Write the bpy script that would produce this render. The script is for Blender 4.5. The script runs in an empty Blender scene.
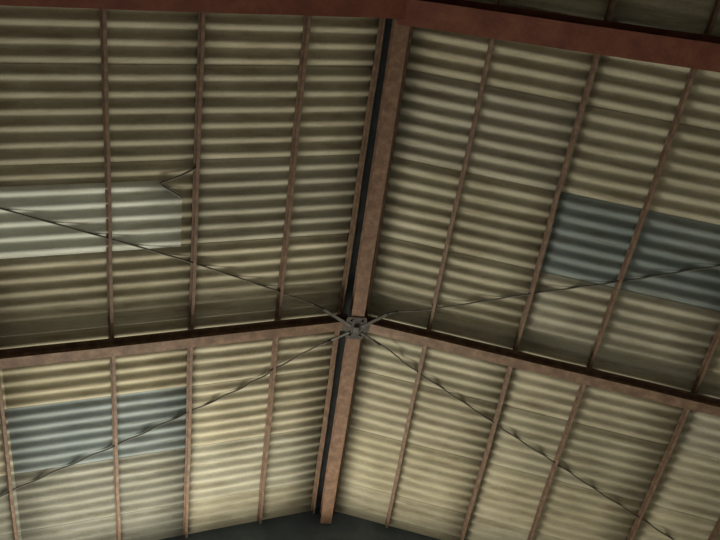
import bpy, bmesh, math, random
from mathutils import Vector, Matrix
random.seed(7)
C = bpy.context.scene.collection
sc = bpy.context.scene

# ------------------------------------------------------------------ the hall's own measures (metres)
ZR = 10.63            # height of the ridge line of the purlin undersides
TH = 0.29119          # roof pitch
PITCH = 0.177         # one corrugation
AMP = 0.023
HS = 0.100            # sheet mid height above the purlin undersides
SMAX = 7.0            # slope length ridge to eaves
YN, YF = -5.2, 9.50   # near and far gable
Y0 = {'L': 2.130, 'R': 2.114}
ct, st = math.cos(TH), math.sin(TH)
FLOOR_LIFT = 0.0

def W(side, s, Y, h=0.0):
    """point on a roof slope: s down the slope, Y along the ridge, h square to the slope"""
    g = -1 if side == 'L' else 1
    return Vector((g * (s * ct + h * st), Y, ZR - s * st + h * ct))

# ------------------------------------------------------------------ materials
def new_mat(name):
    m = bpy.data.materials.new(name); m.use_nodes = True
    nt = m.node_tree; b = nt.nodes['Principled BSDF']
    return m, nt, b

def ramp(nt, fac, stops):
    r = nt.nodes.new('ShaderNodeValToRGB')
    e = r.color_ramp.elements
    while len(e) < len(stops): e.new(0.5)
    for el, (p, c) in zip(e, stops):
        el.position = p; el.color = (*c, 1)
    nt.links.new(fac, r.inputs[0]); return r

def noise(nt, scale, detail=4, rough=0.55, stretch=None):
    tc = nt.nodes.new('ShaderNodeTexCoord'); mp = nt.nodes.new('ShaderNodeMapping')
    nt.links.new(tc.outputs['Object'], mp.inputs[0])
    if stretch: mp.inputs['Scale'].default_value = stretch
    n = nt.nodes.new('ShaderNodeTexNoise')
    n.inputs['Scale'].default_value = scale; n.inputs['Detail'].default_value = detail
    n.inputs['Roughness'].default_value = rough
    nt.links.new(mp.outputs[0], n.inputs[0]); return n

def bump(nt, b, src, strength, dist=0.01):
    bp = nt.nodes.new('ShaderNodeBump'); bp.inputs['Strength'].default_value = strength
    bp.inputs['Distance'].default_value = dist
    nt.links.new(src, bp.inputs['Height']); nt.links.new(bp.outputs[0], b.inputs['Normal'])

def mix(nt, a, c, fac, mode='MIX'):
    m = nt.nodes.new('ShaderNodeMix'); m.data_type = 'RGBA'; m.blend_type = mode
    if isinstance(fac, float): m.inputs[0].default_value = fac
    else: nt.links.new(fac, m.inputs[0])
    nt.links.new(a, m.inputs[6]); nt.links.new(c, m.inputs[7]); return m.outputs[2]

def sheet_mat(name, lo, mid, hi, seed=1.0, fleck=0.35):
    m, nt, b = new_mat(name)
    n1 = noise(nt, 1.6, 5, 0.6, (0.8, 1.6, 1)); n1.inputs['Distortion'].default_value = 0.3
    r1 = ramp(nt, n1.outputs[0], [(0.30, lo), (0.52, mid), (0.72, hi)])
    n2 = noise(nt, 55, 4, 0.7)
    r2 = ramp(nt, n2.outputs[0], [(0.35, (0.66, 0.64, 0.60)), (0.62, (1.08, 1.06, 1.03))])
    c = mix(nt, r1.outputs[0], r2.outputs[0], fleck, 'MULTIPLY')
    n3 = noise(nt, 3.2, 6, 0.65, (0.35, 3.0, 1))
    r3 = ramp(nt, n3.outputs[0], [(0.36, (0.70, 0.66, 0.60)), (0.50, (1, 1, 1))])
    c = mix(nt, c, r3.outputs[0], 0.75, 'MULTIPLY')
    nt.links.new(c, b.inputs['Base Color'])
    b.inputs['Roughness'].default_value = 0.82
    b.inputs['Specular IOR Level'].default_value = 0.25
    bump(nt, b, n2.outputs[0], 0.35, 0.006)
    return m

def paint_mat(name, dark, mid, light, scale=7.0, rough=0.7):
    m, nt, b = new_mat(name)
    n1 = noise(nt, scale, 6, 0.65)
    r1 = ramp(nt, n1.outputs[0], [(0.30, dark), (0.50, mid), (0.68, light)])
    n2 = noise(nt, 60, 3, 0.6)
    r2 = ramp(nt, n2.outputs[0], [(0.35, (0.75, 0.72, 0.70)), (0.60, (1.05, 1.05, 1.05))])
    c = mix(nt, r1.outputs[0], r2.outputs[0], 0.6, 'MULTIPLY')
    nt.links.new(c, b.inputs['Base Color']); b.inputs['Roughness'].default_value = rough
    bump(nt, b, n2.outputs[0], 0.4, 0.004)
    return m

M = {}
M['sheet'] = sheet_mat('weathered_fibre_cement', (0.33, 0.30, 0.21), (0.42, 0.388, 0.28), (0.49, 0.458, 0.335))
M['sheet_olive'] = sheet_mat('olive_fibre_cement', (0.32, 0.295, 0.21), (0.395, 0.37, 0.268), (0.46, 0.43, 0.32))
M['sheet_grey'] = sheet_mat('greyish_fibre_cement', (0.32, 0.305, 0.23), (0.395, 0.38, 0.292), (0.46, 0.445, 0.345))
M['sheet_yellow'] = sheet_mat('straw_fibre_cement', (0.35, 0.32, 0.215), (0.435, 0.40, 0.28), (0.51, 0.47, 0.335))
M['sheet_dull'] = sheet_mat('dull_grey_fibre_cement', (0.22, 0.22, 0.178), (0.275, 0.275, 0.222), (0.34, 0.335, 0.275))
M['pale'] = sheet_mat('pale_grey_green_sheet', (0.56, 0.585, 0.50), (0.63, 0.655, 0.57), (0.70, 0.72, 0.63), fleck=0.2)
M['blue'] = sheet_mat('blue_grey_sheet', (0.165, 0.20, 0.195), (0.205, 0.24, 0.23), (0.255, 0.29, 0.275), fleck=0.25)
M['blue_left'] = sheet_mat('dull_blue_grey_sheet', (0.20, 0.24, 0.235), (0.255, 0.295, 0.285), (0.31, 0.35, 0.335), fleck=0.25)
M['purlin'] = paint_mat('brown_primer', (0.105, 0.062, 0.036), (0.175, 0.108, 0.066), (0.26, 0.175, 0.115), 9)
M['rafter'] = paint_mat('dusty_red_brown_paint', (0.11, 0.058, 0.035), (0.175, 0.105, 0.062), (0.26, 0.17, 0.105), 8)
M['red_rafter'] = paint_mat('red_oxide_paint', (0.10, 0.022, 0.009), (0.145, 0.036, 0.015), (0.19, 0.06, 0.026), 4)
M['ridge'] = paint_mat('tan_brown_paint', (0.11, 0.056, 0.030), (0.175, 0.096, 0.053), (0.25, 0.15, 0.09), 9)
M['steel'] = paint_mat('dull_dark_steel', (0.03, 0.025, 0.020), (0.05, 0.042, 0.034), (0.10, 0.08, 0.06), 16)
M['rod'] = paint_mat('blackened_steel_rod', (0.085, 0.078, 0.06), (0.12, 0.11, 0.085), (0.16, 0.145, 0.115), 9)
M['strap'] = paint_mat('dusty_strap_steel', (0.045, 0.040, 0.030), (0.08, 0.07, 0.054), (0.14, 0.125, 0.10), 14)
M['cap'] = paint_mat('grey_ridge_capping', (0.02, 0.022, 0.022), (0.03, 0.034, 0.033), (0.05, 0.052, 0.05), 5)
M['gable'] = paint_mat('dark_blue_grey_cladding', (0.06, 0.085, 0.11), (0.085, 0.115, 0.145), (0.12, 0.15, 0.18), 3)
M['wall'] = paint_mat('grey_render', (0.28, 0.27, 0.24), (0.36, 0.34, 0.30), (0.42, 0.40, 0.36), 1.5)
M['floor'] = paint_mat('concrete_floor', (0.34, 0.33, 0.29), (0.42, 0.405, 0.36), (0.50, 0.48, 0.43), 1.2)
M['yard'] = paint_mat('dusty_yard', (0.30, 0.27, 0.20), (0.38, 0.34, 0.26), (0.45, 0.41, 0.32), 0.8)

# ------------------------------------------------------------------ helpers
def link(name, verts, faces, mat, parent=None, smooth=False, mats=None, fmat=None):
    me = bpy.data.meshes.new(name); me.from_pydata([tuple(v) for v in verts], [], faces)
    if mats:
        for m_ in mats: me.materials.append(m_)
        if fmat: me.polygons.foreach_set('material_index', fmat)
    else: me.materials.append(mat)
    if smooth: me.polygons.foreach_set('use_smooth', [True] * len(me.polygons))
    bm = bmesh.new(); bm.from_mesh(me); bmesh.ops.recalc_face_normals(bm, faces=bm.faces); bm.to_mesh(me); bm.free()
    me.update()
    o = bpy.data.objects.new(name, me); C.objects.link(o)
    if parent: o.parent = parent
    return o

def recentre(o, origin):
    """put an object's origin where the thing is fixed"""
    origin = Vector(origin)
    o.data.transform(Matrix.Translation(-origin)); o.location = origin
    return o

def empty(name, loc):
    o = bpy.data.objects.new(name, None); C.objects.link(o); o.location = loc
    o.empty_display_size = 0.2
    return o

def tag(o, label, cat, group=None, kind='thing'):
    o['label'] = label; o['category'] = cat; o['kind'] = kind
    if group: o['group'] = group
    return o

def structure(o, label=None):
    o['kind'] = 'structure'
    if label: o['label'] = label
    return o

def sweep(section, path_fn, ts, closed=True):
    """sweep a 2-D section (list of (a,b)) along ts; path_fn(t, a, b) -> point"""
    n = len(section); vs = []; fs = []
    for t in ts:
        for a, b in section: vs.append(path_fn(t, a, b))
    for i in range(len(ts) - 1):
        for j in range(n):
            k = (j + 1) % n
            fs.append((i*n + j, i*n + k, (i+1)*n + k, (i+1)*n + j))
    fs.append(tuple(range(n))[::-1]); e = (len(ts) - 1) * n
    fs.append(tuple(range(e, e + n)))
    return vs, fs

def tube(name, pts, r, mat, parent=None, seg=10):
    pts = [Vector(p) for p in pts]; vs = []; fs = []
    for i, p in enumerate(pts):
        d = (pts[min(i+1, len(pts)-1)] - pts[max(i-1, 0)]).normalized()
        u = d.cross(Vector((0, 0, 1)));  u = u.normalized() if u.length > 1e-4 else Vector((1, 0, 0))
        v = d.cross(u)
        for k in range(seg):
            a = 2 * math.pi * k / seg
            vs.append(p + r * (math.cos(a) * u + math.sin(a) * v))
    for i in range(len(pts) - 1):
        for k in range(seg):
            l = (k + 1) % seg
            fs.append((i*seg + k, i*seg + l, (i+1)*seg + l, (i+1)*seg + k))
    fs.append(tuple(range(seg))); e = (len(pts) - 1) * seg; fs.append(tuple(range(e, e + seg)))
    o = link(name, vs, fs, mat, parent, smooth=True)
    return o

def smooth_path(pts, n=10):
    """Catmull-Rom through the given points"""
    P = [Vector(p) for p in pts]; P = [2*P[0] - P[1]] + P + [2*P[-1] - P[-2]]
    out = []
    for i in range(1, len(P) - 2):
        for k in range(n):
            t = k / n; a, b, c, d = P[i-1], P[i], P[i+1], P[i+2]
            out.append(0.5 * ((2*b) + (c-a)*t + (2*a-5*b+4*c-d)*t*t + (-a+3*b-3*c+d)*t**3))
    out.append(P[-2]); return out

# ------------------------------------------------------------------ corrugated sheets
def wave(side, Y):
    x = 2 * math.pi * (Y - Y0[side]) / PITCH
    return AMP * math.sin(x)

def sheet_geo(side, s0, s1, y0, y1, dh=0.0, tilt=0.0, thick=0.0035, step=12, cut=None, sag=0.0, nsag=4):
    """a curved sheet with real thickness; cut = function(s, Y) -> clamped s (for broken corners)"""
    ny = max(2, round((y1 - y0) / PITCH * step)); vs = []; fs = []
    ns = nsag
    for j in range(ny + 1):
        Y = y0 + (y1 - y0) * j / ny
        a = s0 if cut is None else cut(Y)
        for i in range(ns + 1):
            s = a + (s1 - a) * i / ns
            h = HS + wave(side, Y) + dh + tilt * (j / ny - 0.5) - sag * math.sin(math.pi * i / ns)
            vs.append(W(side, s, Y, h)); vs.append(W(side, s, Y, h + thick))
    idx = lambda j, i, t: (j * (ns + 1) + i) * 2 + t
    for j in range(ny):
        for i in range(ns):
            fs.append((idx(j, i, 0), idx(j, i+1, 0), idx(j+1, i+1, 0), idx(j+1, i, 0)))
            fs.append((idx(j, i, 1), idx(j+1, i, 1), idx(j+1, i+1, 1), idx(j, i+1, 1)))
        for i in (0, ns):
            fs.append((idx(j, i, 0), idx(j+1, i, 0), idx(j+1, i, 1), idx(j, i, 1)))
    for j in (0, ny):
        for i in range(ns):
            fs.append((idx(j, i, 0), idx(j, i+1, 0), idx(j, i+1, 1), idx(j, i, 1)))
    return vs, fs

ROWS = {'L': [(0.12, 2.126), (2.094, 4.310), (4.280, SMAX + 0.15)], 'R': [(0.12, 2.150), (2.122, 4.402), (4.375, SMAX + 0.15)]}
SW = 6 * PITCH
vs, fs, fm = [], [], []
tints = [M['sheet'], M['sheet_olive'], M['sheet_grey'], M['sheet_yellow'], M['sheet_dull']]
blue_cells = {}
for side in 'LR':
    base = {'L': 4.64, 'R': 4.640}[side]
    k0 = math.floor((YN - base) / SW); k1 = math.ceil((YF + 0.1 - base) / SW)
    for r, (s0, s1) in enumerate(ROWS[side]):
        if side == 'L' and r == 0: s0 = 0.168
        for k in range(k0, k1):
            a = base + k * SW; b = min(a + SW, YF + 0.12)
            a = max(a, YN)
            if b - a < 0.1: continue
            if (side == 'R' and r == 1 and k == -1) or (side == 'L' and r == 1 and k == 2):
                blue_cells[side] = (s0, s1, a, b); continue
            v_, f_ = sheet_geo(side, s0, s1, a, min(b + 0.03, YF + 0.12), dh=random.uniform(-0.001, 0.001) + 0.002 * (r % 2), tilt=0.0022, sag=random.uniform(0.0, 0.003))
            o_ = len(vs); vs += v_; fs += [tuple(i + o_ for i in f) for f in f_]
            t_ = random.choice([0, 0, 1, 2, 3] if a > 5.5 else [0, 0, 1, 1, 2])
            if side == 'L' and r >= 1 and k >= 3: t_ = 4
            if side == 'R' and r == 1 and k == 0: t_ = 2
            fm += [t_] * len(f_)
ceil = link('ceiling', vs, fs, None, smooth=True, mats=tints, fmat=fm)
structure(ceil, 'weathered beige corrugated fibre cement roof lining of the pitched hall')

def sheet_thing(side, s0, s1, y0, y1, mat, label, dh=0.0, cut=None, group=None, tilt=0.0):
    v_, f_ = sheet_geo(side, s0, s1, y0, y1, dh=dh, cut=cut, step=16, tilt=tilt)
    o = link('corrugated_sheet', v_, f_, mat, smooth=True)
    recentre(o, W(side, s0, y0, HS))
    return tag(o, label, 'roof sheet', group)

s0, s1, a, b = blue_cells['R']
sheet_thing('R', s0, s1, a - 0.01, b + 0.02, M['blue'],
            'dark blue-grey corrugated sheet in the right roof slope above the middle rafter', tilt=0.004)
s0, s1, a, b = blue_cells['L']
sheet_thing('L', s0, s1, a - 0.02, b + 0.03, M['blue_left'],
            'dull blue-grey corrugated sheet in the left roof slope below the middle rafter', tilt=0.004)
def cutcorner(Y):
    t = (Y - 3.80) / (3.99 - 3.80)
    return 2.50 - 0.24 * min(1, max(0, t))
sheet_thing('L', 2.26, 4.62, 3.80, 4.66, M['pale'],
            'pale grey-green corrugated patch sheet with a broken corner in the left roof slope', dh=-0.012, cut=cutcorner)

# ------------------------------------------------------------------ ridge capping
sec = [(-0.36, -0.105), (-0.30, -0.075), (-0.06, -0.004), (0.0, 0.03), (0.06, -0.004), (0.30, -0.075), (0.36, -0.105)]
sec2 = sec + [(x, z + 0.008) for x, z in reversed(sec)]
zc = ZR + (HS + AMP) / ct + 0.03
v_, f_ = sweep(sec2, lambda t, a, b_: Vector((a, t, zc + b_)), [YN, 0, 4, YF + 0.1])
cap = recentre(link('ridge_flashing', v_, f_, M['cap']), (0, YN, zc))
tag(cap, 'dark grey folded ridge flashing seen in the slot beside the ridge beam', 'flashing')

# ------------------------------------------------------------------ purlins (channel sections running the length of the roof)
def wob(seed):
    r = random.Random(seed); ph = [r.uniform(0, 6.28) for _ in range(4)]
    return lambda Y: 0.006 * math.sin(0.9*Y + ph[0]) + 0.004 * math.sin(2.3*Y + ph[1]) + 0.0018 * math.sin(7*Y + ph[2])

def purlin(side, s, label, bend=0.0, w=0.045, d=0.074, openin=None, group=None):
    """openin: +1 opens towards the eaves, -1 opens towards the ridge"""
    t = 0.006; f = wob(round(s*100) * 2 + (side == 'R'))
    if openin is None: openin = 1 if side == 'L' else -1
    wt = w + 0.010; w = w - 0.008
    sec = [(0, 0), (w, 0), (w, t), (t, t), (t, d - t), (wt, d - t), (wt, d), (0, d)]
    if openin < 0: sec = [(w - a, b_) for a, b_ in sec][::-1]
    n = 60; ts = [YN + 0.02 + (YF - YN - 0.04) * i / n for i in range(n + 1)]
    v_, f_ = sweep(sec, lambda T, a, b_: W(side, s - w/2 + a + f(T) + bend * max(0.0, min(1.6, (5.7 - T) / 3.7)), T, b_ + 0.25 * f(T + 3) - 0.001), ts)
    o = recentre(link('roof_purlin', v_, f_, M['purlin']), W(side, s, YN, 0))
    return tag(o, label, 'purlin', group or ('steel purlins of the left roof slope' if side == 'L' else 'steel purlins of the right roof slope'))

purlin('L', 0.184, 'thin brown ridge purlin along the dark slot left of the ridge beam', w=0.032)
purlin('L', 1.022, 'first brown purlin left of the ridge slot, uphill of all the other left ones')
purlin('L', 2.114, 'second brown purlin left of the ridge slot, passing just right of the broken pale sheet')
purlin('L', 3.046, 'third brown purlin left of the ridge slot, crossing the middle of the pale patch sheet')
purlin('L', 4.330, 'brown purlin at the left picture edge, outermost on the left slope')
purlin('L', 5.40, 'brown purlin far down the left slope, nearest the left eaves')
purlin('R', 0.135, 'brown ridge purlin tucked close against the right side of the ridge beam', w=0.038)
purlin('R', 0.976, 'first brown purlin right of the ridge beam, between the beam and the blue-grey sheet', bend=0.045)
purlin('R', 2.111, 'second brown purlin right of the ridge beam, at the uphill edge of the blue-grey sheet')
purlin('R', 3.049, 'third brown purlin right of the ridge beam, crossing the middle of the blue-grey sheet', bend=0.05)
purlin('R', 4.353, 'fourth brown purlin right of the ridge beam, at the downhill edge of the blue-grey sheet')
purlin('R', 5.345, 'fifth brown purlin right of the ridge beam, showing in the lower right corner')

# ------------------------------------------------------------------ rafters (rolled I sections, one each side of the ridge)
def rafter(side, yn, w, d, mat, label, s0=0.14, s1=SMAX + 0.08, skew=(0, 0)):
    top = -0.004
    root = empty('steel_rafter', W(side, s1, yn + w/2, -d))
    tag(root, label, 'rafter', 'steel rafters across the roof')
    inv = -root.location
    tf, tw = 0.011, 0.008
    f = wob(int(yn * 100) + (1 if side == 'L' else 2))
    def bar(name, a0, a1, b0, b1, m=mat, sa=s0, sb=s1):
        n = 40; ts = [sa + (sb - sa) * i / n for i in range(n + 1)]
        v_, f_ = sweep([(a0, b0), (a1, b0), (a1, b1), (a0, b1)], lambda s, a, b_: W(side, s, yn + a + 0.5 * f(s) + skew[0] + skew[1] * s, b_) + inv, ts)
        return link(name, v_, f_, m, root)
    bar('bottom_flange', 0, w, -d, -d + tf)
    bar('top_flange', 0, w, top - tf, top)
    bar('web', w/2 - tw/2, w/2 + tw/2, -d + tf, top - tf)
    # stiffener plates and purlin cleats
    for s in [x for x in ([1.022, 2.114, 3.046, 4.33, 5.4] if side == 'L' else [0.976, 2.111, 3.049, 4.353, 5.345])]:
        cs = s + (0.045 if side == 'L' else 0.045)
        v_, f_ = sweep([(0.0, 0), (0.006, 0), (0.006, 0.055), (0.0, 0.055)], lambda T, a, b_: W(side, cs + a - (0.0), T, b_ + top) + inv, [yn + w*0.22, yn + w*0.78])
        link('purlin_cleat', v_, f_, mat, root)
        for u, q in ((0.02, w/2 - tw/2), (w/2 + tw/2, w - 0.02)):
            pass
    # end plate at the ridge
    v_, f_ = sweep([(-0.012, -d - 0.01), (0.0, -d - 0.01), (0.0, -0.02), (-0.012, -0.02)], lambda T, a, b_: W(side, s0 + a, T, b_) + inv, [yn - 0.005, yn + w + 0.005])
    link('end_plate', v_, f_, mat, root)
    # splice plate under the flange
    return root

rafter('L', 5.770, 0.140, 0.180, M['rafter'], 'dusty brown rafter crossing the middle of the left roof slope')
rafter('R', 5.770, 0.140, 0.180, M['rafter'], 'dusty brown rafter crossing the middle of the right roof slope')
rafter('L', 1.590, 0.270, 0.310, M['red_rafter'], 'wide red-brown rafter along the top edge of the left roof slope', s0=0.035)
rafter('R', 1.590, 0.270, 0.310, M['red_rafter'], 'wide red-brown rafter along the top edge of the right roof slope', s0=0.02, skew=(0.075, -0.040))

# ------------------------------------------------------------------ ridge beam, in lengths between the rafters
def ridge_beam(y0, y1, label, w=0.165, d=0.235, x=0.006):
    root = empty('ridge_beam', (x, y0, ZR - d)); tag(root, label, 'beam', 'ridge beam lengths')
    tf = 0.012; top = -0.03
    def bar(name, a0, a1, b0, b1):
        f = wob(int(y0*10) + 77); n = 24
        ts = [y0 + (y1 - y0) * i / n for i in range(n + 1)]
        v_, f_ = sweep([(a0, b0), (a1, b0), (a1, b1), (a0, b1)], lambda T, a, b_: Vector((a + 0.4*f(T), T - y0, b_ + d)), ts)
        return link(name, v_, f_, M['ridge'], root)
    bar('bottom_flange', -w/2, w/2, -d, -d + tf)
    bar('top_flange', -w/2, w/2, top - tf, top)
    bar('web', -0.006, 0.006, -d + tf, top - tf)
    return root
ridge_beam(1.905, 5.70, 'upper length of the tan-brown ridge beam between the red rafter and the bracket')
ridge_beam(5.98, YF - 0.02, 'lower length of the tan-brown ridge beam from the bracket to the dark gable')
ridge_beam(YN + 0.02, 1.55, 'length of the ridge beam above the red rafter at the top picture edge')

# ------------------------------------------------------------------ the bracket where beams, rafters and rods meet
def box_geo(x0, x1, y0, y1, z0, z1):
    v = [Vector((x, y, z)) for x in (x0, x1) for y in (y0, y1) for z in (z0, z1)]
    f = [(0,1,3,2), (4,6,7,5), (0,4,5,1), (2,3,7,6), (0,2,6,4), (1,5,7,3)]
    return v, f
def joint_bracket(yc, zb, label, hw=0.17, half=0.14, mat=M['steel']):
    root = empty('ridge_bracket', (0, yc, zb)); tag(root, label, 'bracket', 'ridge joint brackets')
    c = []
    outline = [(-0.12, -half - 0.02), (0.12, -half - 0.02), (0.14, -half*0.5), (hw, -half*0.35), (hw, half*0.35), (0.12, half*0.5), (0.11, half + 0.04), (-0.11, half + 0.04), (-0.12, half*0.5), (-hw, half*0.35), (-hw, -half*0.35), (-0.14, -half*0.5)]
    vs_ = [Vector((x, y, -0.012)) for x, y in outline] + [Vector((x, y, 0.0)) for x, y in outline]
    n = len(outline)
    fs_ = [tuple(range(n)), tuple(range(n, 2*n))] + [(i, (i+1) % n, n + (i+1) % n, n + i) for i in range(n)]
    link('joint_plate', vs_, fs_, mat, root)
    for x, y in ((-0.07, -0.1), (0.07, -0.1), (-0.07, 0.12), (0.07, 0.12)):
        tube('bolt', [(x, y, -0.034), (x, y, -0.011)], 0.016, M['strap'], root, 6)
    v_, f_ = box_geo(-0.012, 0.012, -half, half, 0.0, 0.21)
    link('stiffener', v_, f_, mat, root)
    v_, f_ = box_geo(-0.03, 0.035, -0.03, 0.075, -0.05, -0.011)
    link('centre_block', v_, f_, M['strap'], root)
    return root
joint_bracket(5.84, ZR - 0.238, 'dark steel bracket where the ridge beam, middle rafters and rods meet')

# ------------------------------------------------------------------ bracing rods from the bracket
def brace(side, pts, label, h=0.034, r=0.0105, strap=None):
    g = -1 if side == 'L' else 1
    P = [W(side, s, Y, hh) for s, Y, hh in pts]
    root = empty('bracing_rod', P[0]); tag(root, label, 'bracing rod', 'diagonal roof bracing rods')
    path = [p - P[0] for p in smooth_path(P, 28)]
    for i, p in enumerate(path):      # sideways wobble, partly in step with the corrugations
        if i > 40: p.x += 0.011 * math.sin(p.y * 2 * math.pi / PITCH) + 0.006 * math.sin(p.y * 9)
    tube('rod', path, r, M['rod'], root)
    q = [p for p in path]
    lower = pts[1][1] > 5.84
    # flattened eye strap at the bracket end
    a, b_ = q[0], q[12 if lower else 24]
    hw_ = 0.014 if lower else 0.021
    d = (b_ - a).normalized(); u = Vector((0, 0, 1)).cross(d).normalized(); n_ = d.cross(u)
    v_, f_ = sweep([(-hw_, -0.005), (hw_, -0.005), (hw_, 0.005), (-hw_, 0.005)], lambda T, x, z: a + d * T + u * x + n_ * (z - 0.016), [-0.03, (b_ - a).length * 0.5, (b_ - a).length])
    link('eye_strap', v_, f_, M['strap'], root)
    tube('turnbuckle', [b_, b_ + (q[34] - q[24]).normalized() * 0.14], 0.015, M['steel'], root, 8)
    return root
H1 = 0.062
brace('L', [(0.16, 5.80, -0.20), (0.55, 5.58, -0.05), (1.17, 5.32, H1), (2.11, 4.87, H1), (3.05, 4.47, H1), (4.12, 4.03, H1), (5.6, 3.42, H1), (6.7, 2.96, H1)],
      'thin dark rod slanting across the pale patch sheet on the left slope')
brace('R', [(0.16, 5.80, -0.20), (0.48, 5.58, -0.09), (0.95, 5.47, 0.02), (2.10, 4.95, H1), (3.28, 4.41, H1), (4.06, 4.03, H1), (5.6, 3.33, H1), (6.7, 2.83, H1)],
      'thin dark rod slanting over the blue-grey sheet on the right slope')
brace('L', [(0.16, 5.93, -0.20), (0.6, 6.32, 0.0), (1.46, 6.86, H1), (2.62, 7.36, H1), (4.11, 7.96, H1), (5.5, 8.52, H1), (6.7, 9.0, H1)],
      'thin dark rod slanting over the dull blue-grey sheet on the left slope')
brace('R', [(0.16, 5.93, -0.20), (0.5, 6.20, -0.03), (0.99, 6.54, H1), (2.8, 7.37, H1), (4.36, 8.06, H1), (4.84, 8.28, H1), (5.9, 8.74, H1), (6.7, 9.1, H1)],
      'thin dark rod slanting down the right slope below the middle rafter')

# dark tube tracing a hooked mark at the broken corner of the pale sheet
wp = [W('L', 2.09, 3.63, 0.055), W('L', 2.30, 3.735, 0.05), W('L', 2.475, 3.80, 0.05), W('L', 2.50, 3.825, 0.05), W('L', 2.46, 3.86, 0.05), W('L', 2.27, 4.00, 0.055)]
hk = tube('hooked_mark', smooth_path(wp, 5), 0.012, M['rod'], seg=8)
recentre(hk, wp[0]); tag(hk, 'dark hooked mark at the broken corner of the pale patch sheet', 'wire')

# ------------------------------------------------------------------ the rest of the hall: walls, floor, openings
XE = SMAX * ct
ze = ZR - SMAX * st
def prism_y(outline, y0, y1):
    n = len(outline)
    v_ = [Vector((x, y0, z)) for x, z in outline] + [Vector((x, y1, z)) for x, z in outline]
    return v_, [tuple(range(n)), tuple(range(n, 2*n))[::-1]] + [(i, (i+1) % n, n + (i+1) % n, n + i) for i in range(n)]
zt = lambda x: ZR - abs(x) * math.tan(TH) + (0.10 if abs(x) > 0.4 else 0.15)
HD = 0.95
# far gable: a dark clad band under the roof, the gable end below it open to the yard, brick cheeks each side
out = [(-XE, zt(XE)), (0, zt(0)), (XE, zt(XE)), (XE, 0), (4.6, 0), (4.6, zt(4.6) - HD), (0, zt(0) - HD), (-4.6, zt(4.6) - HD), (-4.6, 0), (-XE, 0)]
v_, f_ = prism_y(out, YF, YF + 0.15)
wf = link('wall_far', v_, f_, M['gable']); structure(wf, 'dark blue-grey gable end over a wide opening')
outn = [(-XE, zt(XE)), (0, zt(0)), (XE, zt(XE)), (XE, 0), (-XE, 0)]
v_, f_ = prism_y(outn, YN - 0.15, YN)
structure(link('wall_near', v_, f_, M['wall']))
for nm, x0, x1 in (('wall_left', -XE - 0.2, -XE), ('wall_right', XE, XE + 0.2)):
    v_, f_ = box_geo(x0, x1, YN, YF, 0, ze + 0.02)
    structure(link(nm, v_, f_, M['wall']))
v_, f_ = box_geo(-XE - 0.2, XE + 0.2, YN - 0.15, YF + 0.15, -0.15, 0)
structure(link('floor', v_, f_, M['floor']))
v_, f_ = box_geo(-40, 40, YF + 0.15, 70, -0.2, -0.02)
structure(link('ground', v_, f_, M['yard']))

# ------------------------------------------------------------------ light: overcast sky, and daylight through the open gable
w = bpy.data.worlds.new('overcast_sky'); sc.world = w; w.use_nodes = True
bg = w.node_tree.nodes['Background']; bg.inputs[0].default_value = (0.80, 0.90, 1.0, 1); bg.inputs[1].default_value = 1.0

def area(name, loc, target, sx, sy, power, col):
    l = bpy.data.lights.new(name, 'AREA'); l.shape = 'RECTANGLE'; l.size = sx; l.size_y = sy
    l.energy = power; l.color = col
    o = bpy.data.objects.new(name, l); C.objects.link(o); o.location = loc
    o.rotation_euler = (Vector(target) - Vector(loc)).to_track_quat('-Z', 'Y').to_euler()
    return o
area('daylight_gable', (-2.1, YF + 0.35, 7.2), (0.2, 4.0, 10.2), 3.2, 2.0, 285, (1.0, 0.95, 0.83))
sun = bpy.data.lights.new('sun', 'SUN'); sun.energy = 3.4; sun.angle = 0.02; sun.color = (1.0, 0.94, 0.83)
so = bpy.data.objects.new('sun', sun); C.objects.link(so); so.location = (0, 20, 18)
so.rotation_euler = Vector((0.12, -1.0, -0.95)).to_track_quat('-Z', 'Y').to_euler()

# ------------------------------------------------------------------ camera
cam = bpy.data.cameras.new('camera'); co = bpy.data.objects.new('camera', cam); C.objects.link(co)
R_ = [[0.989692, 0.075263, 0.121843], [-0.127922, 0.847097, 0.515813], [-0.064391, -0.526082, 0.847992]]
right = Vector((R_[0][0], R_[1][0], R_[2][0])); down = Vector((R_[0][1], R_[1][1], R_[2][1])); fwd = Vector((R_[0][2], R_[1][2], R_[2][2]))
m = Matrix.Identity(4)
for i in range(3):
    m[i][0] = right[i]; m[i][1] = -down[i]; m[i][2] = -fwd[i]
m.translation = Vector((-1.31914, -0.3713, ZR - 9.03174))
co.matrix_world = m
cam.sensor_width = 36; cam.sensor_fit = 'HORIZONTAL'; cam.lens = 843.5077 / 720 * 36
cam.clip_end = 200
sc.camera = co

sc.view_settings.view_transform = 'Standard'; sc.view_settings.look = 'None'
sc.view_settings.gamma = 1; sc.view_settings.use_curve_mapping = False
sc.view_settings.exposure = -0.08
